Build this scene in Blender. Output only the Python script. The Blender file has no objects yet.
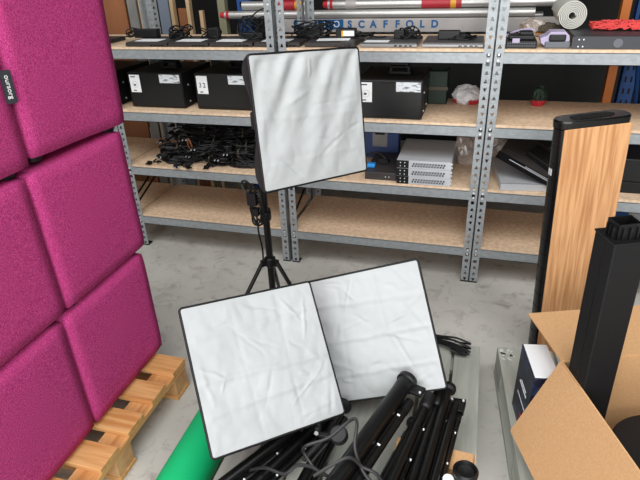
import bpy, bmesh, math, random
from mathutils import Vector, Matrix, noise
S = bpy.context.scene
C = S.collection
random.seed(7)
V = Vector

# ------------------------------------------------------------------ camera
cd = bpy.data.cameras.new('camera'); cam = bpy.data.objects.new('camera', cd); C.objects.link(cam)
cd.sensor_width = 36; cd.lens = 534.39/640*36; cd.clip_start = .02
F_, R_, U_ = V((-.2582, .8439, -.47028)), V((.96105, .27404, -.03589)), V((-.09859, .46123, .88179))
cam.matrix_world = Matrix(((R_.x, U_.x, -F_.x, 0), (R_.y, U_.y, -F_.y, 0), (R_.z, U_.z, -F_.z, 1.6), (0, 0, 0, 1)))
S.camera = cam
# ------------------------------------------------------------------ light: warehouse daylight
w = bpy.data.worlds.new('world'); S.world = w; w.use_nodes = True
w.node_tree.nodes['Background'].inputs[0].default_value = (.86, .93, 1, 1)
w.node_tree.nodes['Background'].inputs[1].default_value = .25
def area(name, loc, rot, sx, sy, power, col=(1, 1, 1)):
    d = bpy.data.lights.new(name, 'AREA'); d.shape = 'RECTANGLE'; d.size = sx; d.size_y = sy; d.energy = power; d.color = col
    o = bpy.data.objects.new(name, d); C.objects.link(o); o.location = loc; o.rotation_euler = [math.radians(a) for a in rot]
    return o
area('skylight', (0, -.7, 4.35), (0, 0, 0), 7.5, 3.6, 290, (.97, .985, 1))
area('roller_door_daylight', (.3, -3.9, 2.1), (90, 0, 0), 5.5, 3.6, 260, (.98, .985, 1))
S.view_settings.view_transform = 'Standard'; S.view_settings.look = 'None'
S.view_settings.exposure = 0.25; S.view_settings.gamma = 1

# ------------------------------------------------------------------ materials
def lin(c):
    return tuple(((x/255)/12.92 if x/255 <= .04045 else ((x/255+.055)/1.055)**2.4) for x in c) + (1,)
def mat(name, col, rough=.6, metal=0, col2=None, scale=8, stretch=(1, 1, 1), detail=4, lo=.35, hi=.65, bump=0, bscale=None, kind='noise', spec=.5, sheen=0):
    m = bpy.data.materials.new(name); m.use_nodes = True
    nt = m.node_tree; b = nt.nodes['Principled BSDF']; N = nt.nodes.new; L = nt.links.new
    b.inputs['Roughness'].default_value = rough; b.inputs['Metallic'].default_value = metal
    b.inputs['Base Color'].default_value = lin(col); b.inputs['Specular IOR Level'].default_value = spec
    if sheen: b.inputs['Sheen Weight'].default_value = sheen
    tc = N('ShaderNodeTexCoord'); mp = N('ShaderNodeMapping'); mp.inputs['Scale'].default_value = stretch
    L(tc.outputs['Object'], mp.inputs['Vector'])
    if kind == 'noise':
        t = N('ShaderNodeTexNoise'); t.inputs['Scale'].default_value = scale; t.inputs['Detail'].default_value = detail; out = t.outputs['Fac']
    else:
        t = N('ShaderNodeTexVoronoi'); t.inputs['Scale'].default_value = scale; out = t.outputs['Color']
    L(mp.outputs['Vector'], t.inputs['Vector'])
    if col2:
        r = N('ShaderNodeValToRGB'); r.color_ramp.elements[0].position = lo; r.color_ramp.elements[1].position = hi
        r.color_ramp.elements[0].color = lin(col); r.color_ramp.elements[1].color = lin(col2)
        L(out, r.inputs['Fac']); L(r.outputs['Color'], b.inputs['Base Color'])
    if bump:
        t2 = N('ShaderNodeTexNoise'); t2.inputs['Scale'].default_value = bscale or scale; t2.inputs['Detail'].default_value = 3
        L(mp.outputs['Vector'], t2.inputs['Vector'])
        bp = N('ShaderNodeBump'); bp.inputs['Strength'].default_value = bump; bp.inputs['Distance'].default_value = .004
        L(t2.outputs['Fac'], bp.inputs['Height']); L(bp.outputs['Normal'], b.inputs['Normal'])
    return m
def floor_mat():
    m = mat('concrete', (190, 187, 179), .55, 0, (211, 208, 200), 2.2, detail=9, lo=.36, hi=.66, bump=.15, bscale=60)
    nt = m.node_tree; N = nt.nodes.new; L = nt.links.new; b = nt.nodes['Principled BSDF']
    src = b.inputs['Base Color'].links[0].from_socket
    t = N('ShaderNodeTexNoise'); t.inputs['Scale'].default_value = 11; t.inputs['Detail'].default_value = 8; t.inputs['Roughness'].default_value = .7
    t.inputs['Distortion'].default_value = .8
    tc = N('ShaderNodeTexCoord'); L(tc.outputs['Object'], t.inputs['Vector'])
    r = N('ShaderNodeValToRGB'); r.color_ramp.elements[0].position = .53; r.color_ramp.elements[1].position = .72
    L(t.outputs['Fac'], r.inputs['Fac'])
    mx = N('ShaderNodeMix'); mx.data_type = 'RGBA'; L(r.outputs['Color'], mx.inputs[0])
    L(src, mx.inputs[6]); mx.inputs[7].default_value = lin((152, 147, 139)); L(mx.outputs[2], b.inputs['Base Color'])
    return m
M = dict(
    floor=floor_mat(),
    wall=mat('dark_blockwork', (24, 23, 22), .9, 0, (30, 29, 27), 3),
    ceil=mat('roof_sheet', (150, 150, 148), .8),
    galv=mat('galvanised_steel', (147, 152, 154), .45, .35, (162, 167, 169), 90, kind='voronoi', lo=.1, hi=.9, stretch=(.6, 1, 1)),
    galvd=mat('galvanised_hollow', (60, 62, 64), .6, .3),
    chip=mat('chipboard', (212, 180, 146), .75, 0, (232, 204, 174), 45, detail=6, bump=.1, bscale=150),
    pink=mat('magenta_felt', (150, 34, 96), .95, 0, (220, 88, 150), 330, detail=2, lo=.3, hi=.72, bump=.6, bscale=420, spec=.1),
    plast=mat('black_plastic', (12, 12, 13), .45, 0, (17, 17, 18), 30, spec=.4),
    pmatt=mat('matt_black', (15, 15, 16), .6, spec=.35),
    pgloss=mat('gloss_black', (14, 14, 15), .22),
    bmetal=mat('black_tube', (9, 9, 9), .36, 0, (14, 14, 14), 20, spec=.4),
    cord=mat('black_cord', (11, 11, 12), .5, spec=.4),
    cordg=mat('grey_black_cord', (40, 39, 40), .45), dgrip=mat('dark_grip', (32, 32, 33), .55),
    fabric=mat('black_softbox_fabric', (24, 23, 25), .65, 0, (32, 31, 33), 40, bump=.2, bscale=90),
    white=mat('diffuser_cloth', (172, 175, 174), .75, 0, (178, 180, 180), 6, bump=.08, bscale=25, spec=.25),
    paper=mat('white_paper', (235, 236, 236), .7),
    label=mat('printed_label', (214, 218, 220), .7, 0, (120, 124, 126), 60, lo=.52, hi=.62, stretch=(.5, 1, 1.6)),
    ink=mat('grey_ink', (70, 72, 76), .8),
    pine=mat('pine', (196, 136, 76), .65, 0, (226, 176, 116), 9, stretch=(.35, 6, 6), detail=5, bump=.1, bscale=20),
    piney=mat('pine_cross', (190, 130, 72), .65, 0, (222, 170, 110), 9, stretch=(6, .35, 6), detail=5, bump=.1, bscale=20),
    pineend=mat('pine_block', (186, 136, 88), .7, 0, (214, 168, 118), 14, detail=5),
    greyw=mat('grey_green_timber', (150, 153, 144), .75, 0, (176, 177, 166), 5, stretch=(5, .6, 5), detail=7, bump=.15, bscale=30),
    green=mat('green_screen_cloth', (0, 186, 112), .6, 0, (4, 198, 122), 4),
    card=mat('corrugated_card', (194, 150, 104), .85, 0, (204, 160, 114), 160, bump=.04, bscale=220),
    oak=mat('oak_veneer', (182, 126, 80), .5, 0, (218, 166, 116), 9, stretch=(9, 9, .4), detail=8, lo=.36, hi=.62),
    lapd=mat('dark_laptop', (52, 48, 47), .5, .1, (60, 56, 54), 10),
    lapl=mat('silver_laptop', (150, 150, 152), .4, .5),
    lapg=mat('grey_lid', (88, 86, 86), .45, .3),
    silver=mat('silver_sheet_metal', (188, 190, 193), .45, .2, (198, 200, 203), 5),
    alu=mat('aluminium_tube', (176, 174, 170), .38, .6, (200, 198, 194), 6, stretch=(.4, 4, 4)),
    alud=mat('aluminium_board', (166, 160, 156), .6, .1, (182, 176, 172), 7),
    red=mat('red_plastic', (190, 36, 50), .5), orange=mat('orange_paint', (190, 104, 34), .55),
    redtape=mat('red_tape', (178, 40, 52), .5), yellow=mat('yellow_tape', (222, 160, 40), .5),
    blue=mat('blue_paint', (24, 72, 134), .5), bluesign=mat('blue_sign', (8, 84, 138), .5),
    bluebox=mat('blue_box', (44, 66, 112), .6), bluep=mat('blue_plug', (40, 140, 214), .5),
    navy=mat('navy_print', (16, 20, 38), .4, 0, (60, 84, 130), 14, detail=5, lo=.5, hi=.8, spec=.4),
    foam=mat('white_foam', (206, 204, 194), .8), net=mat('red_net', (226, 76, 72), .7),
    purple=mat('lilac_plastic', (176, 164, 190), .5), grey=mat('grey_plastic', (96, 100, 106), .5),
    dgrey=mat('dark_grey_metal', (62, 64, 68), .5, .2), 
    film=mat('plastic_film', (150, 136, 126), .22, 0, (196, 184, 174), 9, spec=.8, bump=.5, bscale=30),
    bag=mat('white_bag', (214, 214, 216), .45), greenc=mat('dark_green_plastic', (14, 38, 24), .6),
    ply=mat('red_brown_board', (128, 78, 46), .7, 0, (150, 96, 60), 4, stretch=(1, 1, .4)),
    lgrey=mat('grey_board', (120, 118, 114), .7, 0, (140, 138, 132), 5), tan=mat('tan_batten', (190, 160, 120), .7, 0, (206, 178, 140), 6),
    bluegrey=mat('blue_grey_panel', (120, 130, 144), .6), beige=mat('beige_strap', (84, 76, 62), .7),
    olive=mat('olive_post', (124, 122, 96), .7), steel=mat('screw_steel', (226, 227, 228), .4, .25), floorw=mat('scuff', (206, 206, 198), .8),
)

# ------------------------------------------------------------------ mesh helpers
class MB:
    def __init__(s): s.v = []; s.f = []; s.mi = []; s.mats = []; s.cur = 0
    def m(s, key):
        if key not in s.mats: s.mats.append(key)
        s.cur = s.mats.index(key); return s
    def add(s, vs, fs):
        o = len(s.v); s.v += [V(p) for p in vs]
        for f in fs: s.f.append([i+o for i in f]); s.mi.append(s.cur)
        return s
    def box(s, x0, x1, y0, y1, z0, z1, T=None):
        vs = [V((x, y, z)) for z in (z0, z1) for y in (y0, y1) for x in (x0, x1)]
        if T: vs = [T @ p for p in vs]
        return s.add(vs, [(0, 2, 3, 1), (4, 5, 7, 6), (0, 1, 5, 4), (2, 6, 7, 3), (0, 4, 6, 2), (1, 3, 7, 5)])
    def tube(s, pts, r, n=10, cap=True):
        pts = [V(p) for p in pts]; rr = r if isinstance(r, (list, tuple)) else [r]*len(pts)
        vs = []; fs = []; up = None
        for i, p in enumerate(pts):
            d = (pts[min(i+1, len(pts)-1)]-pts[max(i-1, 0)])
            d = d.normalized() if d.length > 1e-9 else V((0, 0, 1))
            if up is None: up = V((0, 0, 1)) if abs(d.z) < .9 else V((1, 0, 0))
            a = d.cross(up); a = a.normalized() if a.length > 1e-6 else d.orthogonal().normalized()
            b = a.cross(d).normalized(); up = b
            for k in range(n):
                t = 2*math.pi*k/n; vs.append(p+(a*math.cos(t)+b*math.sin(t))*rr[i])
        for i in range(len(pts)-1):
            for k in range(n):
                k2 = (k+1) % n; fs.append((i*n+k, i*n+k2, (i+1)*n+k2, (i+1)*n+k))
        if cap: fs.append(tuple(range(n-1, -1, -1))); fs.append(tuple((len(pts)-1)*n+k for k in range(n)))
        return s.add(vs, fs)
    def cyl(s, p0, p1, r, r1=None, n=16): return s.tube([p0, p1], [r, r if r1 is None else r1], n)
    def lathe(s, prof, T=None, n=24):    # prof: (radius, z)
        vs = []; fs = []
        for r, z in prof:
            for k in range(n):
                t = 2*math.pi*k/n; p = V((r*math.cos(t), r*math.sin(t), z)); vs.append(T @ p if T else p)
        for i in range(len(prof)-1):
            for k in range(n): fs.append((i*n+k, i*n+(k+1) % n, (i+1)*n+(k+1) % n, (i+1)*n+k))
        fs.append(tuple(range(n-1, -1, -1))); fs.append(tuple((len(prof)-1)*n+k for k in range(n)))
        return s.add(vs, fs)
    def grid(s, fn, nu, nv):
        vs = [fn(i/nu, j/nv) for j in range(nv+1) for i in range(nu+1)]
        return s.add(vs, [(j*(nu+1)+i, j*(nu+1)+i+1, (j+1)*(nu+1)+i+1, (j+1)*(nu+1)+i) for j in range(nv) for i in range(nu)])
    def build(s, name, mt=None, parent=None, smooth=False, bevel=0, seg=2, recalc=True):
        me = bpy.data.meshes.new(name); me.from_pydata([tuple(p) for p in s.v], [], s.f)
        for k in (s.mats or [mt]): me.materials.append(M[k])
        if s.mats: me.polygons.foreach_set('material_index', s.mi)
        if recalc:
            bm = bmesh.new(); bm.from_mesh(me); bmesh.ops.recalc_face_normals(bm, faces=bm.faces); bm.to_mesh(me); bm.free()
        if smooth:
            me.polygons.foreach_set('use_smooth', [True]*len(me.polygons))
            if smooth == 'auto': me.set_sharp_from_angle(angle=math.radians(40))
        o = bpy.data.objects.new(name, me); C.objects.link(o)
        if parent: o.parent = parent
        if bevel:
            b = o.modifiers.new('bevel', 'BEVEL'); b.width = bevel; b.segments = seg; b.limit_method = 'ANGLE'; b.angle_limit = math.radians(50)
        return o
def smoothpath(pts, k=6):
    pts = [V(p) for p in pts]; out = []
    for i in range(len(pts)-1):
        p0, p1, p2, p3 = pts[max(i-1, 0)], pts[i], pts[i+1], pts[min(i+2, len(pts)-1)]
        for j in range(k):
            t = j/k; out.append(.5*((2*p1)+(p2-p0)*t+(2*p0-5*p1+4*p2-p3)*t*t+(3*p1-p0-3*p2+p3)*t**3))
    return out+[pts[-1]]
def thing(name, label, cat, loc=(0, 0, 0), rz=0, group=None):
    o = bpy.data.objects.new(name, None); C.objects.link(o); o.location = loc; o.rotation_euler = (0, 0, rz); o.empty_display_size = .05
    o['label'] = label; o['category'] = cat
    if group: o['group'] = group
    return o
def tag(o, label, cat, group=None, loc=None, rz=None):
    o['label'] = label; o['category'] = cat
    if group: o['group'] = group
    if loc: o.location = loc
    if rz is not None: o.rotation_euler.z = rz
    return o
def dup(root, loc, rz=None, label=None, group=None):
    r = root.copy(); C.objects.link(r); r.location = loc
    if rz is not None: r.rotation_euler = (0, 0, rz)
    if label: r['label'] = label
    if group: r['group'] = group
    for ch in list(root.children):
        c = ch.copy(); C.objects.link(c); c.parent = r
        for g in list(ch.children):
            d = g.copy(); C.objects.link(d); d.parent = c
    return r
def struct(name, bm, m, **k):
    o = bm.build(name, m, **k); o['kind'] = 'structure'; return o
def text(name, s, size, m, parent, T, space=1.0, depth=.0008, bold=0):
    cu = bpy.data.curves.new(name, 'FONT'); cu.body = s; cu.size = size; cu.extrude = depth; cu.space_character = space; cu.offset = bold; cu.align_x = 'CENTER'; cu.align_y = 'CENTER'
    t = bpy.data.objects.new(name, cu); C.objects.link(t)
    dg = bpy.context.evaluated_depsgraph_get(); me = bpy.data.meshes.new_from_object(t.evaluated_get(dg))
    bpy.data.objects.remove(t); me.transform(T); me.materials.clear(); me.materials.append(M[m])
    o = bpy.data.objects.new(name, me); C.objects.link(o); o.parent = parent
    return o
FRONT = Matrix.Rotation(math.radians(90), 4, 'X')      # text standing up, read from -Y

# ------------------------------------------------------------------ setting
struct('floor', MB().box(-5, 5, -4, 6, -.1, 0), 'floor')
struct('wall_back', MB().box(-5, 5, 5, 5.1, 0, 4.5), 'wall')
struct('wall_left', MB().box(-5.1, -5, -4, 5.1, 0, 4.5), 'wall')
struct('wall_right', MB().box(5, 5.1, -4, 5.1, 0, 4.5), 'wall')
struct('ceiling', MB().box(-5.1, 5.1, -4, 5.1, 4.5, 4.6), 'ceil')

# ------------------------------------------------------------------ shelving units
RY, RD = 2.574, .5
LV = [1.207, .871, .5436, .2196]
def upright_mb(x0, x1, front, top=1.95):
    mb = MB(); y0 = 0 if front else RD; sgn = 1 if front else -1
    p = .0375; n = int(top/p); hw = .0085; th = .0022
    xc = (x0+x1)/2
    for i in range(n):
        z0, z1 = i*p, (i+1)*p
        za, zb = z0+p*.28, z0+p*.72
        sq = i % 9 in (3, 4)
        wa, wb = (hw, hw) if sq else ((hw*1.05, hw*.25) if i % 3 else (hw*.25, hw*1.05))
        o = [(x0, z0), (x1, z0), (x1, z1), (x0, z1)]; h = [(xc-wa, za), (xc+wa, za), (xc+wb, zb), (xc-wb, zb)]
        yo, yi = y0, y0+sgn*th
        vs = [(x, yo, z) for x, z in o]+[(x, yo, z) for x, z in h]+[(x, yi, z) for x, z in o]+[(x, yi, z) for x, z in h]
        fs = []
        for k in range(4):
            k2 = (k+1) % 4
            fs += [(k, k2, 4+k2, 4+k), (8+k2, 8+k, 12+k, 12+k2), (4+k, 4+k2, 12+k2, 12+k)]
        mb.add(vs, fs)
    xs = x0 if x0 < x1 else x1
    return mb, xs
def bay(name, label, X0, X1, clipx=None):
    t = thing('shelving_unit', label, 'shelves', (X0, RY, 0), group=None)
    wd = X1-X0
    for side in (0, 1):
        for front in (1, 0):
            a, b = (0, .041) if side == 0 else (wd-.041, wd)
            mb, _ = upright_mb(a, b, front)
            ex = a if side == 0 else b-.0022      # outer flange
            y0, y1 = (0, .042) if front else (RD-.042, RD)
            mb.box(ex, ex+.0022, y0, y1, 0, 1.95)
            mb.build('upright', 'galv', t, recalc=True)
            MB().box(a-.001, b+.001, y0-.001, y1+.002, 0, .008).build('foot_cap', 'plast', t)
    for z in LV:
        mb = MB()
        mb.box(.004, wd-.004, .004, RD-.004, z-.012, z)
        mb.build('shelf_deck', 'chip', t)
        for y in (-.002, RD-.020):
            mb = MB(); f = y < .1
            ya, yb = (y, y+.022) if f else (y, y+.022)
            mb.box(.041, wd-.041, ya, ya+.003, z-.062, z-.011)
            mb.box(.041, wd-.041, ya, yb+.012, z-.0145, z-.0122)
            mb.box(.041, wd-.041, ya, yb, z-.062, z-.059)
            b = mb.build('shelf_beam', 'galv', t)
            for xr in (.012, wd-.028):
                for dz in (.022, .047):
                    MB().cyl((xr+.008, -.003 if f else RD+.003, z-dz), (xr+.008, .002 if f else RD-.002, z-dz), .0048, n=10).build('rivet', 'steel', b) if f else None
        for x in (.041, wd-.043):
            MB().box(x, x+.002, .02, RD-.02, z-.055, z-.013).build('side_rail', 'galv', t)
    for x in (.02, wd-.02):
        MB().cyl((x, .03, .30), (x, RD-.03, .47), .006, n=8).build('brace', 'pmatt', t)
    return t
bay('a', 'steel shelving bay at far left, mostly hidden behind the magenta poufs', -2.985, -1.977)
bay('b', 'steel shelving bay behind the poufs holding the heap of black cables', -1.975, -.979)
bay('c', 'middle steel shelving bay holding the stack of three silver units', -.962, .046)
bay('d', 'right steel shelving bay behind the tall wood-faced tower', .049, 1.057)

# ------------------------------------------------------------------ background: pallet rack with scaffold parts
t = thing('pallet_rack', 'blue and orange pallet rack in the dark behind the shelving', 'rack', (0, 3.2, 0))
for x in (-1.53, .88):
    for y in (.2, .75):
        mb = MB(); mb.box(x, x+.09, y, y+.003, 0, 2.6); mb.box(x, x+.003, y, y+.06, 0, 2.6); mb.box(x+.087, x+.09, y, y+.06, 0, 2.6)
        mb.m('pmatt')
        for k in range(34):
            for dx in (.022, .055): mb.box(x+dx, x+dx+.012, y-.001, y+.001, .05+k*.075, .085+k*.075)
        mb.mats[0] = 'pmatt' if not mb.mats else mb.mats[0]
        mb2 = MB().m('blue'); mb2.v, mb2.f = mb.v, mb.f; mb2.mats = ['blue', 'pmatt']; nb = 18
        mb2.mi = [0]*nb+[1]*(len(mb.f)-nb)
        mb2.build('upright', None, t)
    MB().cyl((x+.045, .24, .4), (x+.045, .72, 1.1), .012, n=8).build('brace', 'blue', t)
for y in (.2, .71): MB().box(-1.44, .88, y, y+.04, 1.06, 1.16).build('load_beam', 'dgrey', t)
MB().box(-1.44, .88, -.02, .78, 1.16, 1.175).build('deck', 'wall', t)
for y in (.2, .71): MB().box(-1.44, .88, y, y+.04, 2.26, 2.36).build('load_beam', 'dgrey', t)  # beams of an added upper level, out of view, under the light-blocking deck
MB().box(-1.44, .88, -.02, .78, 2.36, 2.375).build('deck', 'wall', t)  # unseen deck added to keep overhead light off the wall behind
MB().box(.70, .745, .27, .33, 0, 2.6).build('post', 'orange', t)
# toe board with lettering
t = thing('toe_board', 'long grey aluminium toe board lettered EURO SCAFFOLD in blue', 'scaffold board', (-.4, 3.3, 1.176))
MB().box(-.9, .78, 0, .05, .012, .086).build('board', 'alud', t, bevel=.004)
mb = MB()
for k in range(28): mb.box(-.88+k*.06, -.845+k*.06, -.003, .04, 0, .012)
mb.build('edge_strip', 'pmatt', t)
b = MB().box(-.715, -.41, -.003, .001, .030, .084).build('blue_panel', 'bluesign', t)
for i, ch in enumerate('EURO'):
    text('letter', ch, .05, 'paper', b, Matrix.Translation((-.645+.0645*i, -.004, .057)) @ FRONT)
for i, ch in enumerate('SCAFFOLD'):
    text('letter', ch, .054, 'bluesign', t, Matrix.Translation((-.372+.0705*i, -.001, .055)) @ FRONT, bold=.0022)
def tube_thing(label, x0, x1, y, z, r, bands, c0=None, c1=None, m='alu'):
    t = thing('scaffold_tube', label, 'tube', (x0, y, z))
    L = x1-x0
    MB().tube([(0, 0, 0), (L, 0, 0)], r, 16).build('tube_body', m, t, smooth='auto')
    for a, b2, k in bands: MB().tube([(a-x0, 0, 0), (b2-x0, 0, 0)], r+.002, 16).build('tape_band', k, t, smooth='auto')
    if c0: MB().tube([(-.03, 0, 0), (.03, 0, 0)], [r*.7, r+.003], 16).build('end_cap', c0, t, smooth='auto')
    if c1: MB().tube([(L-.03, 0, 0), (L+.012, 0, 0)], [r+.003, r*.8], 16).build('end_cap', c1, t, smooth='auto')
    return t
tube_thing('aluminium scaffold tube with red end cap above the toe board', -1.58, .25, 3.328, 1.287, .0235, [], 'red')
tube_thing('short topmost scaffold tube left, with red and orange tape bands', -1.46, -1.02, 3.34, 1.338, .0265, [(-1.22, -1.115, 'redtape'), (-1.115, -1.06, 'yellow')])
tube_thing('topmost scaffold tube right, red cap and red and yellow tape', -.91, .36, 3.34, 1.338, .0255, [(-.80, -.74, 'alud'), (-.36, -.20, 'redtape'), (-.20, -.17, 'yellow'), (-.17, -.14, 'redtape')], 'red')
tube_thing('thin aluminium scaffold tube at the back of the tube pile', -1.3, .3, 3.42, 1.262, .02, [])
# timber and panels stood up behind the left bay
def plank(name, label, cat, x0, x1, y, th, h, m, lean=.0):
    o = MB().box(0, x1-x0, 0, th, 0, h).build(name, m, bevel=.002); tag(o, label, cat, loc=(x0, y, 0))
plank('board', 'red-brown board stood upright behind the shelf beside the poufs', 'board', -2.56, -2.345, 3.40, .02, 2.1, 'ply')
plank('board', 'grey board stood between the red-brown board and a perforated post', 'board', -2.335, -2.265, 3.41, .03, 2.0, 'lgrey')
plank('batten', 'thin tan batten stood beside the grey board', 'batten', -2.255, -2.225, 3.42, .03, 2.1, 'tan')
def perf_post(x, label):
    mb, _ = upright_mb(0, .045, 1, 2.1); mb.box(0, .0022, 0, .04, 0, 2.1)
    tag(mb.build('perforated_post', 'galv'), label, 'post', loc=(x, 3.42, 0))
perf_post(-2.215, 'galvanised perforated post stood next to the thin tan batten')
perf_post(-2.160, 'galvanised perforated post stood next to the blue-grey panel')
plank('panel', 'blue-grey panel stood upright behind the left shelving', 'panel', -2.105, -2.03, 3.42, .02, 2.1, 'bluegrey')
plank('batten', 'tan batten stood against the blue-grey panel', 'batten', -2.02, -1.995, 3.42, .04, 2.1, 'tan')
plank('board', 'dark brown board stood between two tan battens', 'board', -1.985, -1.905, 3.46, .02, 1.32, 'ply')
plank('batten', 'tan batten stood right of the dark brown board', 'batten', -1.90, -1.875, 3.42, .04, 2.1, 'tan')
plank('batten', 'short tan batten stood nearest the blue rack upright', 'batten', -1.80, -1.775, 3.40, .03, 1.31, 'tan')
plank('olive_post', 'olive square post stood left of the blue rack upright', 'post', -1.625, -1.575, 3.32, .05, 2.1, 'olive')

# ------------------------------------------------------------------ magenta poufs on a pallet
def pouf(name, label, loc):
    t = thing('pouf', label, 'pouf', loc, group=None)
    bm = bmesh.new(); bmesh.ops.create_cube(bm, size=1)
    bmesh.ops.subdivide_edges(bm, edges=bm.edges, cuts=10, use_grid_fill=True)
    W, D, H, r = .225, .2242, .2275, .014
    for v in bm.verts:
        c = V((v.co.x*2*W, v.co.y*2*D, v.co.z*2*H))
        # gentle upholstered bulge of each face
        bx, by, bz = (1-(c.x/W)**2), (1-(c.y/D)**2), (1-(c.z/H)**2)
        q = V((max(-W+r, min(W-r, c.x)), max(-D+r, min(D-r, c.y)), max(-H+r, min(H-r, c.z))))
        d = c-q
        if d.length > 1e-6: c = q+d.normalized()*r
        if abs(v.co.x) > .499: c.x += math.copysign(.002*by*bz, c.x)
        if abs(v.co.z) > .499: c.z += math.copysign(.003*bx*by, c.z)
        nz = noise.noise(V((c.x*7+loc[1]*5, c.y*7, c.z*7+loc[2]*9)))*.002
        c += c.normalized()*nz
        v.co = c+V((0, 0, .017+H))
    me = bpy.data.meshes.new('cushion'); bm.to_mesh(me); bm.free(); me.materials.append(M['pink'])
    me.polygons.foreach_set('use_smooth', [True]*len(me.polygons))
    o = bpy.data.objects.new('cushion', me); C.objects.link(o); o.parent = t
    for sx in (-1, 1):
        for sy in (-1, 1):
            MB().cyl((sx*.175, sy*.172, 0), (sx*.175, sy*.172, .024), .024, .028, n=20).build('foot', 'plast', t, smooth='auto')
    # side seam
    return t
PX = -1.405
lab = {(0, 0): 'magenta felt pouf at the bottom of the far column, beside the pallet corner', (0, 1): 'magenta felt pouf in the middle of the far column, next to the shelving',
       (0, 2): 'magenta felt pouf at the top of the far column, with the black tag', (1, 0): 'magenta felt pouf at the bottom of the near column, lower left corner',
       (1, 1): 'magenta felt pouf in the middle of the near column, at left edge', (1, 2): 'magenta felt pouf at the top of the near column, cut by left edge'}
for (c, k), l in lab.items():
    p = pouf('pouf', l, (PX, (1.306, 1.334, 1.368)[k]-.4545*c, .144+.472*k))
    if (c, k) == (0, 2):
        p.rotation_euler.x = math.radians(-2.4); p.location.z += .006
        T = Matrix.Translation((.2215, -.240, .222)) @ Matrix.Rotation(math.radians(-12), 4, 'Z')
        g = MB().box(.004, .007, -.016, .014, -.042, .042, T).build('tag', 'dgrey', p)
        text('script', 'oursorg', .019, 'paper', g, T @ Matrix(((0, 0, 1, .0075), (0, 1, 0, 0), (-1, 0, 0, 0), (0, 0, 0, 1))) )
def block(t, x0, x1, y0, y1, z0, z1, m): MB().box(x0, x1, y0, y1, z0, z1).build('block', m, t, bevel=.003)
t = thing('wooden_pallet', 'new pine pallet under the stacked magenta poufs', 'pallet', (-1.064, 1.492, 0))
PL, PW = .8, .875
for k in range(6):
    y1 = -.1555*k; y0 = y1-.097
    MB().box(-PL, 0, y0, y1, .122, .144).build('deck_board', 'pine', t, bevel=.002)
for x0, x1 in ((-.1, -.001), (-.45, -.35), (-.799, -.7)):
    MB().box(x0, x1, -PW, -.001, .1, .122).build('stringer_board', 'piney', t, bevel=.002)
    for y0, y1 in ((-.093, -.003), (-.495, -.405), (-.872, -.782)): block(t, x0+.002, x1-.002, y0, y1, .018, .1, 'pineend')
for y0, y1 in ((-.097, 0), (-.498, -.402), (-.875, -.779)): MB().box(-PL, 0, y0, y1, 0, .018).build('bottom_board', 'pine', t, bevel=.002)

def grey_pallet(label, loc, rz):
    t = thing('wooden_pallet', label, 'pallet', loc, rz)    # origin: far right corner for the left one
    W, L = .8, 1.2
    xs = [0, .1, .112, .212, .224, .324, .336, .464, .476, .576, .588, .688, .7, .8]
    for a, b in zip(xs[::2], xs[1::2]): MB().box(a, b, -L, 0, .122, .144).build('deck_board', 'greyw', t, bevel=.002)
    for y0, y1 in ((-.145, 0), (-.672, -.527), (-L, -L+.145)):
        MB().box(0, W, y0, y1, .1, .122).build('stringer_board', 'greyw', t, bevel=.002)
        for x0, x1 in ((0, .1), (.33, .47), (.7, .8)): block(t, x0+.001, x1-.001, y0+.001, y1-.001, .022, .1, 'greyw')
    for x0, x1 in ((0, .1), (.33, .47), (.7, .8)): MB().box(x0, x1, -L, 0, 0, .022).build('bottom_board', 'greyw', t, bevel=.002)
    return t
grey_pallet('worn grey pallet under the softboxes and black light stands', (-.69, 1.848, 0), 0)
gp = grey_pallet('worn grey pallet with white scuffs under the cardboard carton', (.178, 1.864, 0), math.radians(5.7))
mb = MB()
random.seed(3)
for k in range(9):
    x, y, a = random.uniform(.012, .05), random.uniform(-.075, -.02), random.uniform(0, 3.1)
    c, s = math.cos(a), math.sin(a); l, wd = random.uniform(.010, .022), random.uniform(.004, .010)
    mb.add([(x+c*l, y+s*l, .1449), (x-s*wd, y+c*wd, .1449), (x-c*l, y-s*l, .1449), (x+s*wd, y-c*wd, .1449)], [(0, 1, 2, 3)])
mb.build('paint_scuff', 'floorw', gp)

# ------------------------------------------------------------------ green roll
t = thing('backdrop_roll', 'rolled green screen backdrop lying on floor beside the grey pallet', 'backdrop', (-.8, .3, .083))
ax = V((-.015, 1.15, 0))
mb = MB(); mb.tube([(0, 0, 0), ax], .08, 40); mb.build('cloth', 'green', t, smooth='auto')
t.location = (-.805, .3, .081)

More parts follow.
